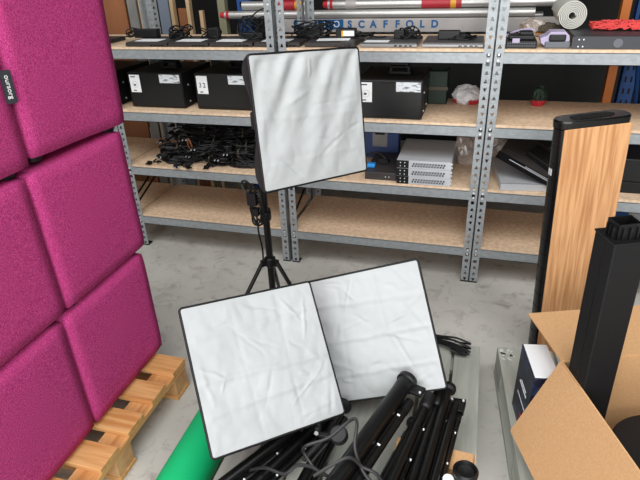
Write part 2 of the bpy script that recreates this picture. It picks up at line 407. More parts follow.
# ------------------------------------------------------------------ softboxes
PROF = [(0, .2195), (.012, .2205), (.05, .211), (.10, .193), (.15, .168), (.20, .137), (.25, .100), (.285, .066), (.30, .052)]
FLAT = [(0, .2195), (.010, .2195), (.03, .214), (.07, .193), (.12, .150), (.17, .115), (.22, .084), (.27, .06), (.30, .052)]
def softbox(parent, T, seed, drape):
    mb = MB(); n = 9
    ring = []
    for y, h in (PROF if drape else FLAT):
        r = min(.014, h*.4); pts = []
        for cx, cz, a0 in ((1, -1, -90), (1, 1, 0), (-1, 1, 90), (-1, -1, 180)):
            for k in range(4):
                a = math.radians(a0+k*30); pts.append(V((cx*(h-r)+r*math.cos(a), y, cz*(h-r)+r*math.sin(a))))
        # subdivide sides with slight sag of the cloth between rods
        full = []
        for i in range(16):
            full.append(pts[i])
            if i % 4 == 3:
                a, b = pts[i], pts[(i+1) % 16]
                for k in range(1, 7):
                    p = a.lerp(b, k/7); sag = math.sin(math.pi*k/7)*.035*min(1, y/.15)*h/.22
                    p.x -= math.copysign(sag, p.x) if abs(p.x) > abs(p.z) else 0
                    p.z -= math.copysign(sag, p.z) if abs(p.z) >= abs(p.x) else 0
                    full.append(p)
        ring.append(full)
    nn = len(ring[0]); vs = [T @ p for r in ring for p in r]
    fs = [(i*nn+k, i*nn+(k+1) % nn, (i+1)*nn+(k+1) % nn, (i+1)*nn+k) for i in range(len(ring)-1) for k in range(nn)]
    fs.append(tuple((len(ring)-1)*nn+k for k in range(nn)))
    mb.add(vs, fs); mb.build('fabric_shell', 'fabric', parent, smooth='auto')
    # binding round the front edge
    h = .2175; r = .010; rp = []
    for cx, cz, a0 in ((1, -1, -90), (1, 1, 0), (-1, 1, 90), (-1, -1, 180)):
        for k in range(5):
            a = math.radians(a0+k*22.5); rp.append(T @ V((cx*(h-r)+r*math.cos(a), .001, cz*(h-r)+r*math.sin(a))))
    rp.append(rp[0]); MB().tube(rp, .0042, 8, cap=False).build('edge_binding', 'cord', parent, smooth=True)
    # white diffuser
    rnd = random.Random(seed); N = 130
    creases = [(rnd.uniform(-.02, .02)+z, rnd.uniform(-.05, .05), a) for z, a in ((-.115, .0035), (.0, .0045), (.11, .003))]
    vcre = [(rnd.uniform(-.02, .02)+x, rnd.uniform(-.1, .1)) for x in (-.07, .075)]
    folds = []
    for k in range(34 if not drape else 16):
        a = rnd.choice((rnd.gauss(.35, .35), rnd.gauss(2.3, .5), rnd.uniform(0, 3.14)))
        folds.append((rnd.uniform(-.2, .2), rnd.uniform(-.2, .2), math.cos(a), math.sin(a), rnd.uniform(.02, .09), rnd.uniform(.006, .014), rnd.uniform(-1, 1)*.0024))
    def fn(u, v):
        x, z = (u-.5)*2, (v-.5)*2; h = .2165
        e = max(abs(x), abs(z)); fade = min(1, (1-e)*9)
        X, Z = x*h, z*h
        y = -.004*(1-x*x)*(1-z*z)
        d = 0
        for z0, sl, a in creases:
            d += a*(1.0 if not drape else .3)*max(0, 1-abs(Z-z0-sl*X-.006*noise.noise(V((X*14, z0*50, seed))))/.014)
        for ax_, az_, ct, st, ln, wd, am in folds:
            al = (X-ax_)*ct+(Z-az_)*st; ac = abs(-(X-ax_)*st+(Z-az_)*ct+.004*noise.noise(V((al*30, ax_*40, seed))))
            if abs(al) < ln and ac < wd: d += 1.5*am*(1-ac/wd)*(1-(al/ln)**2)
        for x0, sl in vcre: d -= .0012*max(0, 1-abs(X-x0-sl*Z)/.012)*(0 if drape else 1)
        q = V((X*9+seed*3, Z*9, seed*1.7))
        d += (.0068 if not drape else .0035)*noise.turbulence(q, 3, False)*.8
        q2 = V((X*22+seed, Z*16, 5.)); d += .0012*abs(noise.noise(q2))*2
        if drape:
            s = X*.86-Z*.42; d += .0055*math.sin(s*62+2.2*noise.noise(V((X*5, Z*5, 3))))*min(1, max(.15, (Z+.30)*2.2))
            d += .003*math.sin(s*120+1)*max(0, Z+.05)*3
        r = .0095    # rounded corners
        if abs(X) > h-r and abs(Z) > h-r:
            c = V((math.copysign(h-r, X), 0, math.copysign(h-r, Z))); dv = V((X, 0, Z))-c
            if dv.length > r: dv = dv.normalized()*r; X, Z = c.x+dv.x, c.z+dv.z
        return T @ V((X, y-d*fade-.0015, Z))
    mb = MB(); mb.grid(fn, N, N); o = mb.build('diffuser', 'white', parent, smooth=True)
    # lamp holder at the back
    mb = MB(); mb.lathe([(.052, 0), (.055, .012), (.05, .03), (.032, .04), (.03, .09), (.022, .1)], T @ Matrix.Translation((0, .295, 0)) @ Matrix.Rotation(math.radians(-90), 4, 'X'))
    mb.build('lamp_holder', 'plast', parent, smooth='auto')
def mat4(R, c): return Matrix.Translation(V(c)) @ Matrix(R).to_4x4()
R0 = ((.6321, -.7672, -.1089), (.7725, .6128, .1666), (-.0611, -.1894, .98)); c0 = (-.5366, 1.7254, 1.1097)
R1 = ((.7058, -.586, -.3981), (.699, .4846, .526), (-.1153, -.6495, .7516)); c1 = (-.5477, 1.1613, .5042)
R2 = ((.9481, .044, -.3149), (.1007, .8978, .4287), (.3016, -.4381, .8468)); c2 = (-.279, 1.4477, .445)
def rel(T, t): return Matrix.Translation(-V(t)) @ T
# the standing one
B = V((-.845, 1.965, 0))
t = thing('softbox_light', 'square white softbox standing on a black tripod before the shelves', 'studio light', B)
softbox(t, rel(mat4(R0, c0), B), 1, True)
tipw = (mat4(R0, c0) @ V((0, .375, 0)))-B
MB().tube([(0, 0, .17), (0, 0, .62)], .0155, 16).build('lower_pole', 'bmetal', t, smooth='auto')
mb = MB(); mb.tube([(0, 0, .60), (0, 0, tipw.z-.02)], .0125, 16); mb.build('upper_pole', 'bmetal', t, smooth='auto')
mb = MB(); mb.box(-.02, .02, -.02, .02, tipw.z-.05, tipw.z+.02); mb.tube([(0, 0, tipw.z), tipw], .014, 12)
mb.build('tilt_head', 'plast', t, bevel=.003)
for z in (.60,): 
    mb = MB(); mb.lathe([(.021, z-.02), (.024, z-.01), (.024, z+.015), (.018, z+.02)], n=20); mb.cyl((0, .02, z), (-.01, .05, z), .006); mb.cyl((-.01, .045, z), (-.013, .06, z), .012); mb.build('clamp_collar', 'plast', t, smooth='auto')
mb = MB(); mb.lathe([(.02, .345), (.026, .35), (.026, .385), (.02, .39)], n=20)
for k in range(3):
    a = math.radians(225+k*120); mb.box(.015, .045, -.008, .008, .352, .382, Matrix.Rotation(a, 4, 'Z'))
mb.build('leg_hub', 'plast', t, smooth='auto')
mb = MB(); mb.lathe([(.018, .165), (.022, .17), (.022, .19), (.018, .195)], n=20); mb.build('lower_hub', 'plast', t, smooth='auto')
for k in range(3):
    a = math.radians(225+k*120); d = V((math.cos(a), math.sin(a), 0))
    l = MB(); l.tube([d*.04+V((0, 0, .368)), d*.27+V((0, 0, .015))], .0095, 10); l = l.build('leg', 'bmetal', t, smooth='auto')
    MB().tube([d*.266+V((0, 0, .025)), d*.28+V((0, 0, .0))], .013, 10).build('rubber_foot', 'plast', l, smooth='auto')
    MB().tube([d*.02+V((0, 0, .18)), d*.14+V((0, 0, .215))], .005, 8).build('brace', 'bmetal', t, smooth='auto')
# cord hanging off the pole
mb = MB(); rnd = random.Random(4)
for k in range(5):
    cx, cz = -.022-.008*k*rnd.random(), .66+rnd.uniform(-.03, .03); pts = []
    for i in range(15):
        a = 2*math.pi*i/14; pts.append((cx+.024*math.cos(a)+rnd.uniform(-.003, .003), -.025+.01*math.sin(a*2+k), cz+(.055+.008*k)*math.sin(a)+rnd.uniform(-.003, .003)))
    mb.tube(smoothpath(pts, 3), .004, 6)
mb.tube(smoothpath([(-.03, -.03, .60), (-.028, -.03, .52), (-.02, -.028, .45), (-.02, -.03, .39)], 5), .004, 6)
mb.tube(smoothpath([(-.04, -.02, .74), (-.07, -.03, .77), (-.085, -.03, .75), (-.06, -.04, .71)], 5), .005, 6)
mb.box(-.06, -.02, -.05, -.022, .665, .72); mb.box(-.045, -.015, -.05, -.025, .615, .65)
mb.build('power_cord', 'cord', t, smooth='auto')
# the two lying ones
t = thing('softbox_light', 'square white softbox leaning in front, by the green roll', 'studio light', c1); softbox(t, rel(mat4(R1, c1), c1), 2, False)
t = thing('softbox_light', 'square white softbox lying behind the front one, partly covered by stands', 'studio light', c2); softbox(t, rel(mat4(R2, c2), c2), 3, False)
hp = (mat4(R2, c2) @ V((0, .37, 0)))-V(c2)
mb = MB(); mb.box(hp.x-.02, hp.x+.02, hp.y-.02, hp.y+.02, hp.z-.03, hp.z+.02); mb.tube([hp, V((hp.x, hp.y-.01, .146-c2[2]))], .012, 12); mb.build('swivel_bracket', 'plast', t)

# ------------------------------------------------------------------ folded light stands
def light_stand(label, top, bot, r=.0145, roll=0, cap='ring', lr=.011, legs=(55, 90, 128), off=.0, l0=.06):
    top, bot = V(top), V(bot); d = (bot-top).normalized(); L = .78
    t = thing('light_stand', label, 'light stand', top)
    z = d; x = z.cross(V((0, 0, 1))).normalized(); y = z.cross(x)       # y points down
    T = Matrix((x, y, z)).transposed().to_4x4() @ Matrix.Rotation(roll, 4, 'Z')
    P = lambda a, b, c: T @ V((a, b, c))
    mb = MB(); mb.tube([P(0, 0, .02), P(0, 0, L)], r, 18); mb.build('centre_column', 'bmetal', t, smooth='auto')
    if cap == 'ring':
        mb = MB(); mb.lathe([(r*.9, -.004), (r*1.25, .0), (r*1.28, .016), (r*1.05, .020), (r*1.02, .05)], T, 22); mb.build('top_cap', 'plast', t, smooth='auto')
        mb = MB(); mb.box(-r*2.5, -r*.2, r*.1, r*.5, .004, .045, T); mb.build('bracket', 'plast', t, bevel=.002)
        for bx, bz in ((-r*2.2, .035), (-r*1.1, .0)): MB().tube([P(bx, r*.1-.004, bz), P(bx, r*.5+.004, bz)], .0038, 8).build('bolt', 'steel', t, smooth='auto')
    elif cap == 'disc':
        mb = MB(); mb.lathe([(r*.8, -.012), (r*1.75, -.008), (r*1.85, .0), (r*1.75, .008), (r, .012), (r, .03)], T, 22); mb.build('locking_ring', 'plast', t, smooth='auto')
    elif cap == 'sleeve':
        mb = MB(); mb.lathe([(r*1.2, -.004), (r*1.5, .0), (r*1.5, .055), (r*1.15, .062), (r, .064)], T, 22); mb.build('grip_sleeve', 'plast', t, smooth='auto')
    else:
        mb = MB(); mb.box(-r*2.4, r*1.6, -r*.25, r*.15, -.012, .05, T); mb.box(-r*2.4, -r*2.1, -r*.25, r*1.4, -.012, .05, T); mb.build('spreader_plate', 'plast', t, bevel=.002)
        for bx, bz in ((-r*1.9, .0), (r*1.1, .0), (-r*.4, .035)): MB().tube([P(bx, -r*.25-.005, bz), P(bx, r*.2, bz)], .0038, 8).build('bolt', 'steel', t, smooth='auto')
    for k in range(3):
        a = math.radians(legs[k]); o = r+lr+.002+off; ca, sa = math.cos(a)*o, math.sin(a)*o
        l = MB(); l.tube([P(ca, sa, l0), P(ca*1.05, sa*1.05, L+.02)], lr, 12); l = l.build('leg', 'bmetal', t, smooth='auto')
        MB().tube([P(ca, sa, l0-.03), P(ca, sa, l0+.02)], [lr*1.05, lr*1.12], 12).build('rubber_foot', 'plast', l, smooth='auto')
    a = math.radians(150); o = r+.006; cb, sb = math.cos(a)*o, math.sin(a)*o
    b = MB(); b.tube([P(cb, sb, .12), P(cb, sb, .46)], .0042, 6); b = b.build('brace', 'bmetal', t, smooth='auto')
    for zc in (.14, .27): MB().tube([P(cb, sb, zc), P(cb*1.4, sb*1.15, zc)], .0036, 8).build('rivet', 'steel', b, smooth='auto')
    return t
light_stand('thick folded black stand lying topmost across the second softbox', (-.132, 1.368, .345), (-.268, .945, .33), r=.0265, lr=.015, legs=(70, 100, 138), off=.004, l0=.09)
light_stand('folded black stand with round locking ring, right of the thick topmost one', (-.096, 1.269, .25), (-.151, 1.023, .27), r=.0135, cap='disc', lr=.0085)
light_stand('folded black stand with thick grip sleeve at its upper end', (-.057, 1.363, .29), (-.125, .998, .305), r=.0135, cap='sleeve', lr=.009)
light_stand('folded black stand second from right edge of the pile', (-.027, 1.412, .255), (-.073, 1.035, .275), r=.0155, cap='sleeve', lr=.010, l0=.12)
light_stand('folded black stand touching the lower right corner of the second softbox', (.0, 1.43, .275), (-.046, 1.035, .285), r=.0145, cap='disc', lr=.010)
light_stand('rightmost folded black stand with bolted plate over the small carton', (.030, 1.392, .262), (-.012, 1.047, .285), r=.0125, cap='plate', lr=.010, roll=.15)
light_stand('leftmost folded black stand, under the front softbox by green roll', (-.449, 1.205, .238), (-.603, .936, .235), r=.018, cap='disc', lr=.012)
light_stand('folded black stand second from left, under the front softbox', (-.39, 1.27, .212), (-.527, .965, .212), r=.017, cap='sleeve', lr=.012)
light_stand('folded black stand under the loops of loose cable', (-.345, 1.32, .22), (-.395, .99, .205), r=.017, cap='disc', lr=.011)
# loose cable over the stands
mb = MB()
mb.tube(smoothpath([(-.56, .99, .225), (-.50, .985, .26), (-.436, .972, .27), (-.400, .985, .30), (-.355, .98, .315), (-.318, .963, .32), (-.28, .935, .345), (-.25, .90, .36)], 8), .0052, 8)
mb.tube(smoothpath([(-.36, 1.02, .26), (-.398, 1.045, .29), (-.385, 1.04, .325), (-.325, 1.072, .34), (-.268, 1.112, .385), (-.244, 1.088, .405), (-.236, 1.025, .375), (-.205, .99, .33), (-.17, .97, .31)], 8), .0052, 8)
mb.tube(smoothpath([(-.33, .93, .345), (-.276, .963, .375), (-.24, .985, .38), (-.207, .992, .345), (-.165, .985, .335), (-.13, .94, .33)], 8), .0048, 8)
o = mb.build('loose_cable', 'cordg', smooth='auto'); tag(o, 'loose dark grey cable looping over the folded stands', 'cable')
t = thing('clamp_bracket', 'small black lamp bracket with round grip lying among the stands', 'lamp bracket', (-.312, 1.135, .285))
mb = MB(); mb.lathe([(.012, -.022), (.026, -.019), (.029, -.01), (.029, .010), (.024, .016), (.010, .018)], Matrix.Rotation(.5, 4, 'X'), 22); mb.build('grip', 'dgrip', t, smooth='auto')
mb = MB(); mb.box(-.075, .0, -.008, .008, -.02, -.008); mb.box(-.075, -.062, -.008, .008, -.02, .02); mb.tube([(-.05, -.03, -.01), (-.085, -.10, -.02)], .008, 10); mb.tube([(-.03, -.03, -.012), (-.06, -.10, -.022)], .004, 8); mb.build('fork', 'dgrip', t, bevel=.002)
mb = MB(); mb.tube([(-.07, -.012, 0), (-.07, .012, 0)], .007, 10); mb.build('bolt', 'steel', t, smooth='auto')
# bundle of cord behind the second softbox
mb = MB(); rnd = random.Random(9)
for k in range(11):
    y = rnd.uniform(-.025, .025); z = .012+rnd.uniform(0, .035)
    mb.tube(smoothpath([(-.09, y*.5, z*.8+.004), (-.05, y*.6, z), (0, y, z+.006), (.03+rnd.uniform(0, .02), y*1.3, z), (.055+rnd.uniform(0, .02), y*1.5+.01*rnd.random(), z*.6+.003), (.035, y*1.6+.008, .006+z*.3), (0, y*1.3, z*.5+.003)], 5), .0042, 6)
o = mb.build('cord_bundle', 'cord', smooth='auto'); tag(o, 'tied bundle of black cord on grey pallet beside the second softbox', 'cord', loc=(-.0, 1.80, .146), rz=-.25)

# ------------------------------------------------------------------ small carton with lamp socket
t = thing('small_carton', 'small brown carton under the ends of the folded stands', 'carton', (-.14, 1.205, .144), math.radians(-2))
MB().box(0, .235, -.075, 0, 0, .105).build('body', 'card', t, bevel=.002)
MB().box(.237, .2405, -.19, -.0, 0, .112).build('flap', 'card', t)
t = thing('lamp_socket', 'black round lamp socket standing in front of the small carton', 'lamp socket', (.070, 1.085, .144))
mb = MB(); mb.lathe([(.022, 0), (.024, .02), (.02, .08), (.021, .125), (.034, .135), (.036, .158), (.03, .166), (.024, .152), (.001, .146)], n=28); mb.build('socket_body', 'plast', t, smooth='auto')
t = thing('light_bulb', 'white light bulb standing beside the black lamp socket', 'bulb', (.025, 1.062, .210))
mb = MB(); mb.lathe([(.002, .0), (.02, .006), (.03, .02), (.0305, .035), (.022, .058), (.0145, .075)], None, 24); mb.build('globe', 'paper', t, smooth='auto')
mb = MB(); mb.lathe([(.006, -.066), (.0135, -.06), (.0145, .004)], None, 20); mb.build('screw_base', 'steel', t, smooth='auto')

# ------------------------------------------------------------------ tall wood-faced tower
t = thing('tower_speaker', 'tall wood-faced tower with black ribbed edge and black top', 'tower', (.446, 2.066, .008), math.radians(21)); t.rotation_euler.y = math.radians(-3.2); t.scale.z = .986
def stadium(w, d, n=10, p=.5):
    pts = []
    for sx, a0 in ((1, -90), (-1, 90)):
        for k in range(n+1):
            a = math.radians(a0+180*k/n); pts.append((sx*(w/2-d/2*.9)+d/2*.9*math.cos(a), d/2*math.sin(a)))
    return pts
def prism(mb, pts, z0, z1, sc0=1, sc1=1):
    n = len(pts); vs = [(x*sc0, y*sc0, z0) for x, y in pts]+[(x*sc1, y*sc1, z1) for x, y in pts]
    mb.add(vs, [(k, (k+1) % n, n+(k+1) % n, n+k) for k in range(n)]+[tuple(range(n-1, -1, -1)), tuple(range(n, 2*n))])
st = stadium(.262, .088)
mb = MB(); prism(mb, [(x*.985, y*.96) for x, y in st], .02, 1.045); mb.build('core', 'pgloss', t, smooth='auto')
mb = MB()
for k in range(16): prism(mb, [(x*.995, y*.985) for x, y in st], .03+k*.064, .086+k*.064)
mb.build('ribbed_edge', 'pgloss', t, smooth='auto')
mb = MB(); prism(mb, st, 1.05, 1.072, 1.02, 1.03); prism(mb, st, 1.072, 1.078, 1.03, .98); mb.build('top_cap', 'pgloss', t, smooth='auto')
mb = MB()
for k in range(7): mb.tube([(-.05+k*.017, -.018, 1.079), (-.042+k*.017, -.018, 1.079)], .003, 8)
prism(mb, [(x*.6, y*.5) for x, y in st], 1.077, 1.0795); mb.build('control_strip', 'pmatt', t)
for s in (-1,):
    mb = MB(); mb.box(-.119, .122, min(s*.0435, s*.0495), max(s*.0435, s*.0495), .02, 1.052); mb.build('wood_panel', 'oak', t, bevel=.002)
prism_b = MB(); prism(prism_b, st, 0, .02, 1.05, 1.03); prism_b.build('base', 'pmatt', t, smooth='auto')
MB().box(-.1315, -.129, -.012, .008, .87, .895).build('badge', 'steel', t)

# ------------------------------------------------------------------ big carton, post and disc
ang = math.radians(20)
t = thing('cardboard_carton', 'large open cardboard carton on the right pallet with flaps out', 'carton', (.317, 1.384, .1445), ang)
CW, CL, CH, th = .46, .56, .3555, .005
mb = MB()
mb.box(0, CW, -th, 0, 0, CH); mb.box(0, th, -CL, -th, 0, CH); mb.box(CW-th, CW, -CL, -th, 0, CH); mb.box(th, CW-th, -CL, -CL+th, 0, CH); mb.box(th, CW-th, -CL+th, -th, 0, .004)
mb.build('body', 'card', t)
def flap(p0, p1, off, n=None, taper=.0):
    p0, p1, off = V(p0), V(p1), V(off); nrm = (p1-p0).cross(off).normalized()*.0022
    e = (p1-p0).normalized()*taper; k = off*.06
    a, b, c, d = p0, p1, p1+off-e, p0+off+e
    vs = [p+nrm for p in (a, b, c, d)]+[p-nrm for p in (a, b, c, d)]
    MB().add(vs, [(0, 1, 2, 3), (7, 6, 5, 4), (0, 4, 5, 1), (1, 5, 6, 2), (2, 6, 7, 3), (3, 7, 4, 0)]).build('flap', 'card', t)
flap((0, 0, CH), (CW, 0, CH), (0, .24, .0))
flap((0, 0, CH), (0, -CL, CH), (-.117, 0, -.28), taper=.0)
flap((CW, 0, CH), (CW, -CL, CH), (.2, 0, -.12))
flap((0, -CL, CH), (CW, -CL, CH), (0, -.12, -.2))
t = thing('black_post', 'black square post standing upright in the big carton', 'post', (.401, 1.335, .152), ang); t.rotation_euler.y = math.radians(-1.9)
h = .044; PH = .81
mb = MB(); mb.box(-h, h, -h, h, 0, PH-.004); mb.build('shaft', 'pmatt', t, bevel=.004)
MB().box(-h-.0006, -h+.001, -.006, -.0035, 0, PH-.006).build('seam', 'pgloss', t)
MB().box(-h-.001, h+.001, -h-.001, h+.001, PH-.004, PH+.002).build('end_plate', 'plast', t, bevel=.001)
mb = MB(); a, b, z0, z1, tt = .029, .024, PH+.002, PH+.042, .003
mb.box(-a, a, -b, -b+tt, z0, z1); mb.box(-a, a, b-tt, b, z0, z1); mb.box(-a, -a+tt, -b, b, z0, z1); mb.box(a-tt, a, -b, b, z0, z1)
for k in range(3):
    x = -.018+.018*k; mb.box(x-.0015, x+.0015, -b-.007, -b, z0, z1-.008); mb.box(x-.0015, x+.0015, b, b+.007, z0, z1-.008)
    y = -.014+.014*k; mb.box(-a-.007, -a, y-.0015, y+.0015, z0, z1-.008); mb.box(a, a+.007, y-.0015, y+.0015, z0, z1-.008)
mb.build('plug_insert', 'plast', t)
t = thing('round_base', 'round black base plate lying in the big carton', 'base plate', (.625, 1.262, .151), ang)
mb = MB(); mb.lathe([(.15, 0), (.155, .01), (.155, .165), (.15, .172), (.02, .174)], None, 48); mb.build('plate', 'pmatt', t, smooth='auto')
MB().box(-.12, .12, -.06, -.035, .175, .187).build('bracket', 'dgrey', t, bevel=.003)
# retail box
t = thing('retail_box', 'dark blue printed product box with white top beside the big carton', 'box', (.2255, 1.55, .1445), math.radians(9.5))
mb = MB(); mb.box(0, .078, -.168, 0, 0, .272); mb.build('box_body', 'navy', t, bevel=.001)
MB().box(.003, .0775, -.165, -.003, .2722, .2738).build('white_flap', 'paper', t)
MB().box(-.0012, .0, -.166, -.100, .002, .06).build('red_print', 'redtape', t)
mb = MB(); mb.box(-.0012, 0, -.13, -.045, .15, .156); mb.box(-.0012, 0, -.12, -.06, .164, .168); mb.box(-.0012, 0, -.14, -.04, .10, .103); mb.build('pale_print', 'paper', t)

# ------------------------------------------------------------------ shelf A: laptops, adapters
A = LV[0]+.0005
def laptop(label, x0, x1, y, dep, body, lid):
    t = thing('laptop', label, 'laptop', (x0, y, A)); wd = x1-x0
    MB().box(0, wd, 0, dep, .002, .014).build('base', body, t, bevel=.002)
    MB().box(.001, wd-.001, .002, dep-.002, .0142, .021).build('lid', lid, t, bevel=.002)
    mb = MB()
    for k, f in enumerate((.60, .69, .78, .86)): mb.box(wd*f, wd*f+.014, -.0006, .002, .005, .0105)
    mb.build('port', 'pgloss', t)
    mb = MB()
    for fx in (.1, .9):
        for fy in (.1, .9): mb.cyl((wd*fx, dep*fy, 0), (wd*fx, dep*fy, .003), .007, n=10)
    mb.build('rubber_foot', 'plast', t)
    return t
laptop('closed dark laptop at left end of top shelf, beside the poufs', -1.825, -1.578, 2.585, .25, 'lapd', 'lapd')
laptop('closed dark laptop, second from left on the top shelf', -1.572, -1.345, 2.588, .25, 'lapd', 'lapd')
laptop('closed dark laptop, third from left on the top shelf', -1.338, -1.105, 2.592, .25, 'lapd', 'lapd')
laptop('closed dark laptop, on top shelf just left of the middle uprights', -1.098, -.86, 2.600, .25, 'lapd', 'lapd')
laptop('closed dark laptop on top shelf behind the standing softbox', -.835, -.585, 2.60, .25, 'lapd', 'lapd')
laptop('closed silver laptop with white paper on its lid', -.560, -.294, 2.606, .245, 'lapl', 'lapg')
laptop('closed silver laptop on top shelf without any paper', -.272, -.0, 2.612, .245, 'lapl', 'lapg')
laptop('closed dark laptop pushed behind the poufs at far left of top shelf', -2.18, -1.99, 2.585, .25, 'lapd', 'lapd')
def sheet(label, x, y, w_, d_, rz=0):
    o = MB().box(0, w_, 0, d_, 0, .0012).build('paper_sheet', 'paper'); tag(o, label, 'paper', 'papers on the laptops', (x, y, A+.0215), rz)
sheet('white paper on the first dark laptop, nearest the poufs', -1.795, 2.625, .145, .085)
sheet('white paper on the second dark laptop from the left', -1.545, 2.625, .145, .085)
sheet('white paper on the third dark laptop from the left', -1.315, 2.625, .145, .085)
sheet('white paper on the dark laptop left of the middle uprights', -1.07, 2.632, .145, .085)
sheet('white paper sticking out above the standing softbox', -.79, 2.66, .16, .075, .1)
sheet('white paper on the silver laptop', -.545, 2.622, .115, .06)
def adapter(label, x, y, brick=(.10, .045, .03), seed=0, rr=.05, tall=.06, loops=5, rz=0, dy=.0, dx=.08, stripe=None, z=None):
    t = thing('power_adapter', label, 'power adapter', (x, y, A+.0215 if z is None else z), rz)
    a, b, c = brick
    if a: 
        k = MB().box(-a/2, a/2, -b/2, b/2, 0, c).build('brick', 'plast', t, bevel=.004)
        if stripe: MB().m('paper').box(-a*.1, a*.45, -b/2-.001, -b/2, c*.25, c*.8).m('yellow').box(-a*.2, -a*.1, -b/2-.001, -b/2, c*.2, c*.8).build('label', None, k)
    rnd = random.Random(seed); mb = MB()
    for j in range(loops):
        pts = []; ph = rnd.uniform(0, 6); R = rr*rnd.uniform(.6, 1.05); tl = tall*rnd.uniform(.5, 1); ox, oy = dx+rnd.uniform(-.02, .02), dy+rnd.uniform(-.02, .02)
        for i in range(13):
            q = 2*math.pi*i/12; pts.append((ox+R*math.cos(q+ph), oy+R*.5*math.sin(q+ph)+rnd.uniform(-.006, .006), .004+tl*(.5+.5*math.sin(q+ph+j))))
        mb.tube(smoothpath(pts, 3), .0032, 6)
    pts = [(0, 0, .02), (dx*.5, dy+.02, .03), (dx, dy+.03, .01), (dx*1.6, dy-.02, .005), (dx*2, dy, .005)]
    mb.tube(smoothpath(pts, 4), .003, 6)
    mb.build('cable', 'cord', t, smooth='auto')
    return t
adapter('black power adapter at left end of the top shelf by the poufs', -1.80, 2.77, seed=1, brick=(.14, .05, .045), dx=-.09, loops=4, rr=.035, tall=.05)
adapter('coiled black cable and adapter between first and second dark laptop', -1.60, 2.74, seed=2, brick=(.08, .04, .03), dx=.02, loops=9, rr=.055, tall=.065)
adapter('black adapter with upright cable loops behind the third laptop', -1.385, 2.76, seed=3, brick=(.06, .04, .05), dx=-.02, loops=6, rr=.05, tall=.05)
adapter('black adapter with large thin cable loops left of middle uprights', -1.16, 2.74, seed=4, brick=(.13, .055, .03), dx=.0, loops=7, rr=.09, tall=.15)
adapter('heap of black adapter cables right of the middle uprights', -.86, 2.78, seed=5, brick=(.12, .06, .04), dx=.01, loops=11, rr=.095, tall=.08)
adapter('black power adapter with yellow and white label', -.665, 2.77, seed=6, brick=(.10, .05, .045), dx=.10, loops=4, rr=.05, tall=.02, stripe=1)
adapter('black adapter and cable tangle on the silver laptop with paper', -.395, 2.74, seed=7, brick=(.05, .04, .04), dx=.055, loops=9, rr=.042, tall=.05)
adapter('black power adapter lying on the silver laptop without paper', -.16, 2.73, seed=8, brick=(.10, .05, .038), dx=.06, loops=6, rr=.055, tall=.02)

# right bay of shelf A
t = thing('docking_tray', 'black perforated docking tray on the top shelf beside the upright', 'tray', (.094, 2.60, A))
MB().box(0, .128, 0, .14, 0, .03).build('tray', 'plast', t, bevel=.002)
mb = MB()
for k in range(12):
    for z in (.009, .02): mb.box(.006+k*.0098, .0115+k*.0098, -.0006, .001, z, z+.004)
mb.build('vent_slot', 'grey', t)
mb = MB(); mb.box(.01, .118, .04, .13, .03, .048); mb.box(.055, .11, .05, .12, .048, .062); mb.build('top_unit', 'plast', t, bevel=.004)
MB().box(.025, .055, -.001, .001, .024, .042).build('sticker', 'purple', t)
mb = MB(); mb.tube(smoothpath([(.0, .13, .035), (.04, .13, .055), (.09, .13, .064), (.12, .13, .058)], 5), .005, 8); mb.build('lilac_strip', 'purple', t, smooth='auto')
t = thing('handheld_case', 'lilac and grey plastic case with black grip on the top shelf', 'case', (.238, 2.605, A))
MB().box(.016, .118, 0, .12, 0, .027).build('grey_base', 'grey', t, bevel=.005)
def arch(mb, w0, y0, y1, pts):
    n = len(pts); vs = [(x, y, z) for y in (y0, y1) for x, z in pts]
    mb.add(vs, [(k, (k+1) % n, n+(k+1) % n, n+k) for k in range(n)]+[tuple(range(n-1, -1, -1)), tuple(range(n, 2*n))])
mb = MB(); arch(mb, 0, .012, .11, [(.0, .02), (-.006, .04), (.02, .05), (.035, .066), (.095, .066), (.112, .05), (.116, .027), (.02, .005)]); mb.build('lilac_shell', 'purple', t, bevel=.004)
MB().box(.03, .098, .002, .013, .028, .056).build('grip', 'plast', t, bevel=.006)
t = thing('rack_unit', 'long dark grey rack unit under the red netting', 'rack unit', (.368, 2.60, A))
MB().box(0, .44, 0, .28, 0, .05).build('chassis', 'dgrey', t, bevel=.002)
MB().box(-.008, .448, -.003, 0, .001, .0485).build('front_plate', 'dgrey', t)
mb = MB()
for x in (.018, .036):
    for z in (.01, .038): mb.cyl((x, -.006, z), (x, -.002, z), .003, n=8)
mb.build('screw', 'steel', t)
mb = MB(); mb.lathe([(.018, 0), (.018, .001), (.013, .0012)], Matrix.Translation((.17, -.0035, .024)) @ Matrix.Rotation(math.radians(90), 4, 'X'), 20); mb.build('badge', 'grey', t)
# foam roll
mb = MB(); n = 230; pr = []
for i in range(n+1):
    f = i/n; a = f*2*math.pi*6.5; r = .012+.046*f; pr.append((r, a))
vs = []
for y in (0, .3):
    for r, a in pr: vs += [(r*math.cos(a), y, r*math.sin(a)), ((r+.0047)*math.cos(a), y, (r+.0047)*math.sin(a))]
k2 = 2*(n+1); fs = []
for i in range(n):
    a = 2*i; fs += [(a, a+1, a+3, a+2), (k2+a, k2+a+2, k2+a+3, k2+a+1), (a, a+2, k2+a+2, k2+a), (a+1, k2+a+1, k2+a+3, a+3)]
mb.add(vs, fs); o = mb.build('foam_roll', 'foam', smooth='auto'); tag(o, 'roll of white foam sheet end-on behind the rack unit', 'foam roll', loc=(.372, 2.81, A+.0505+.061))
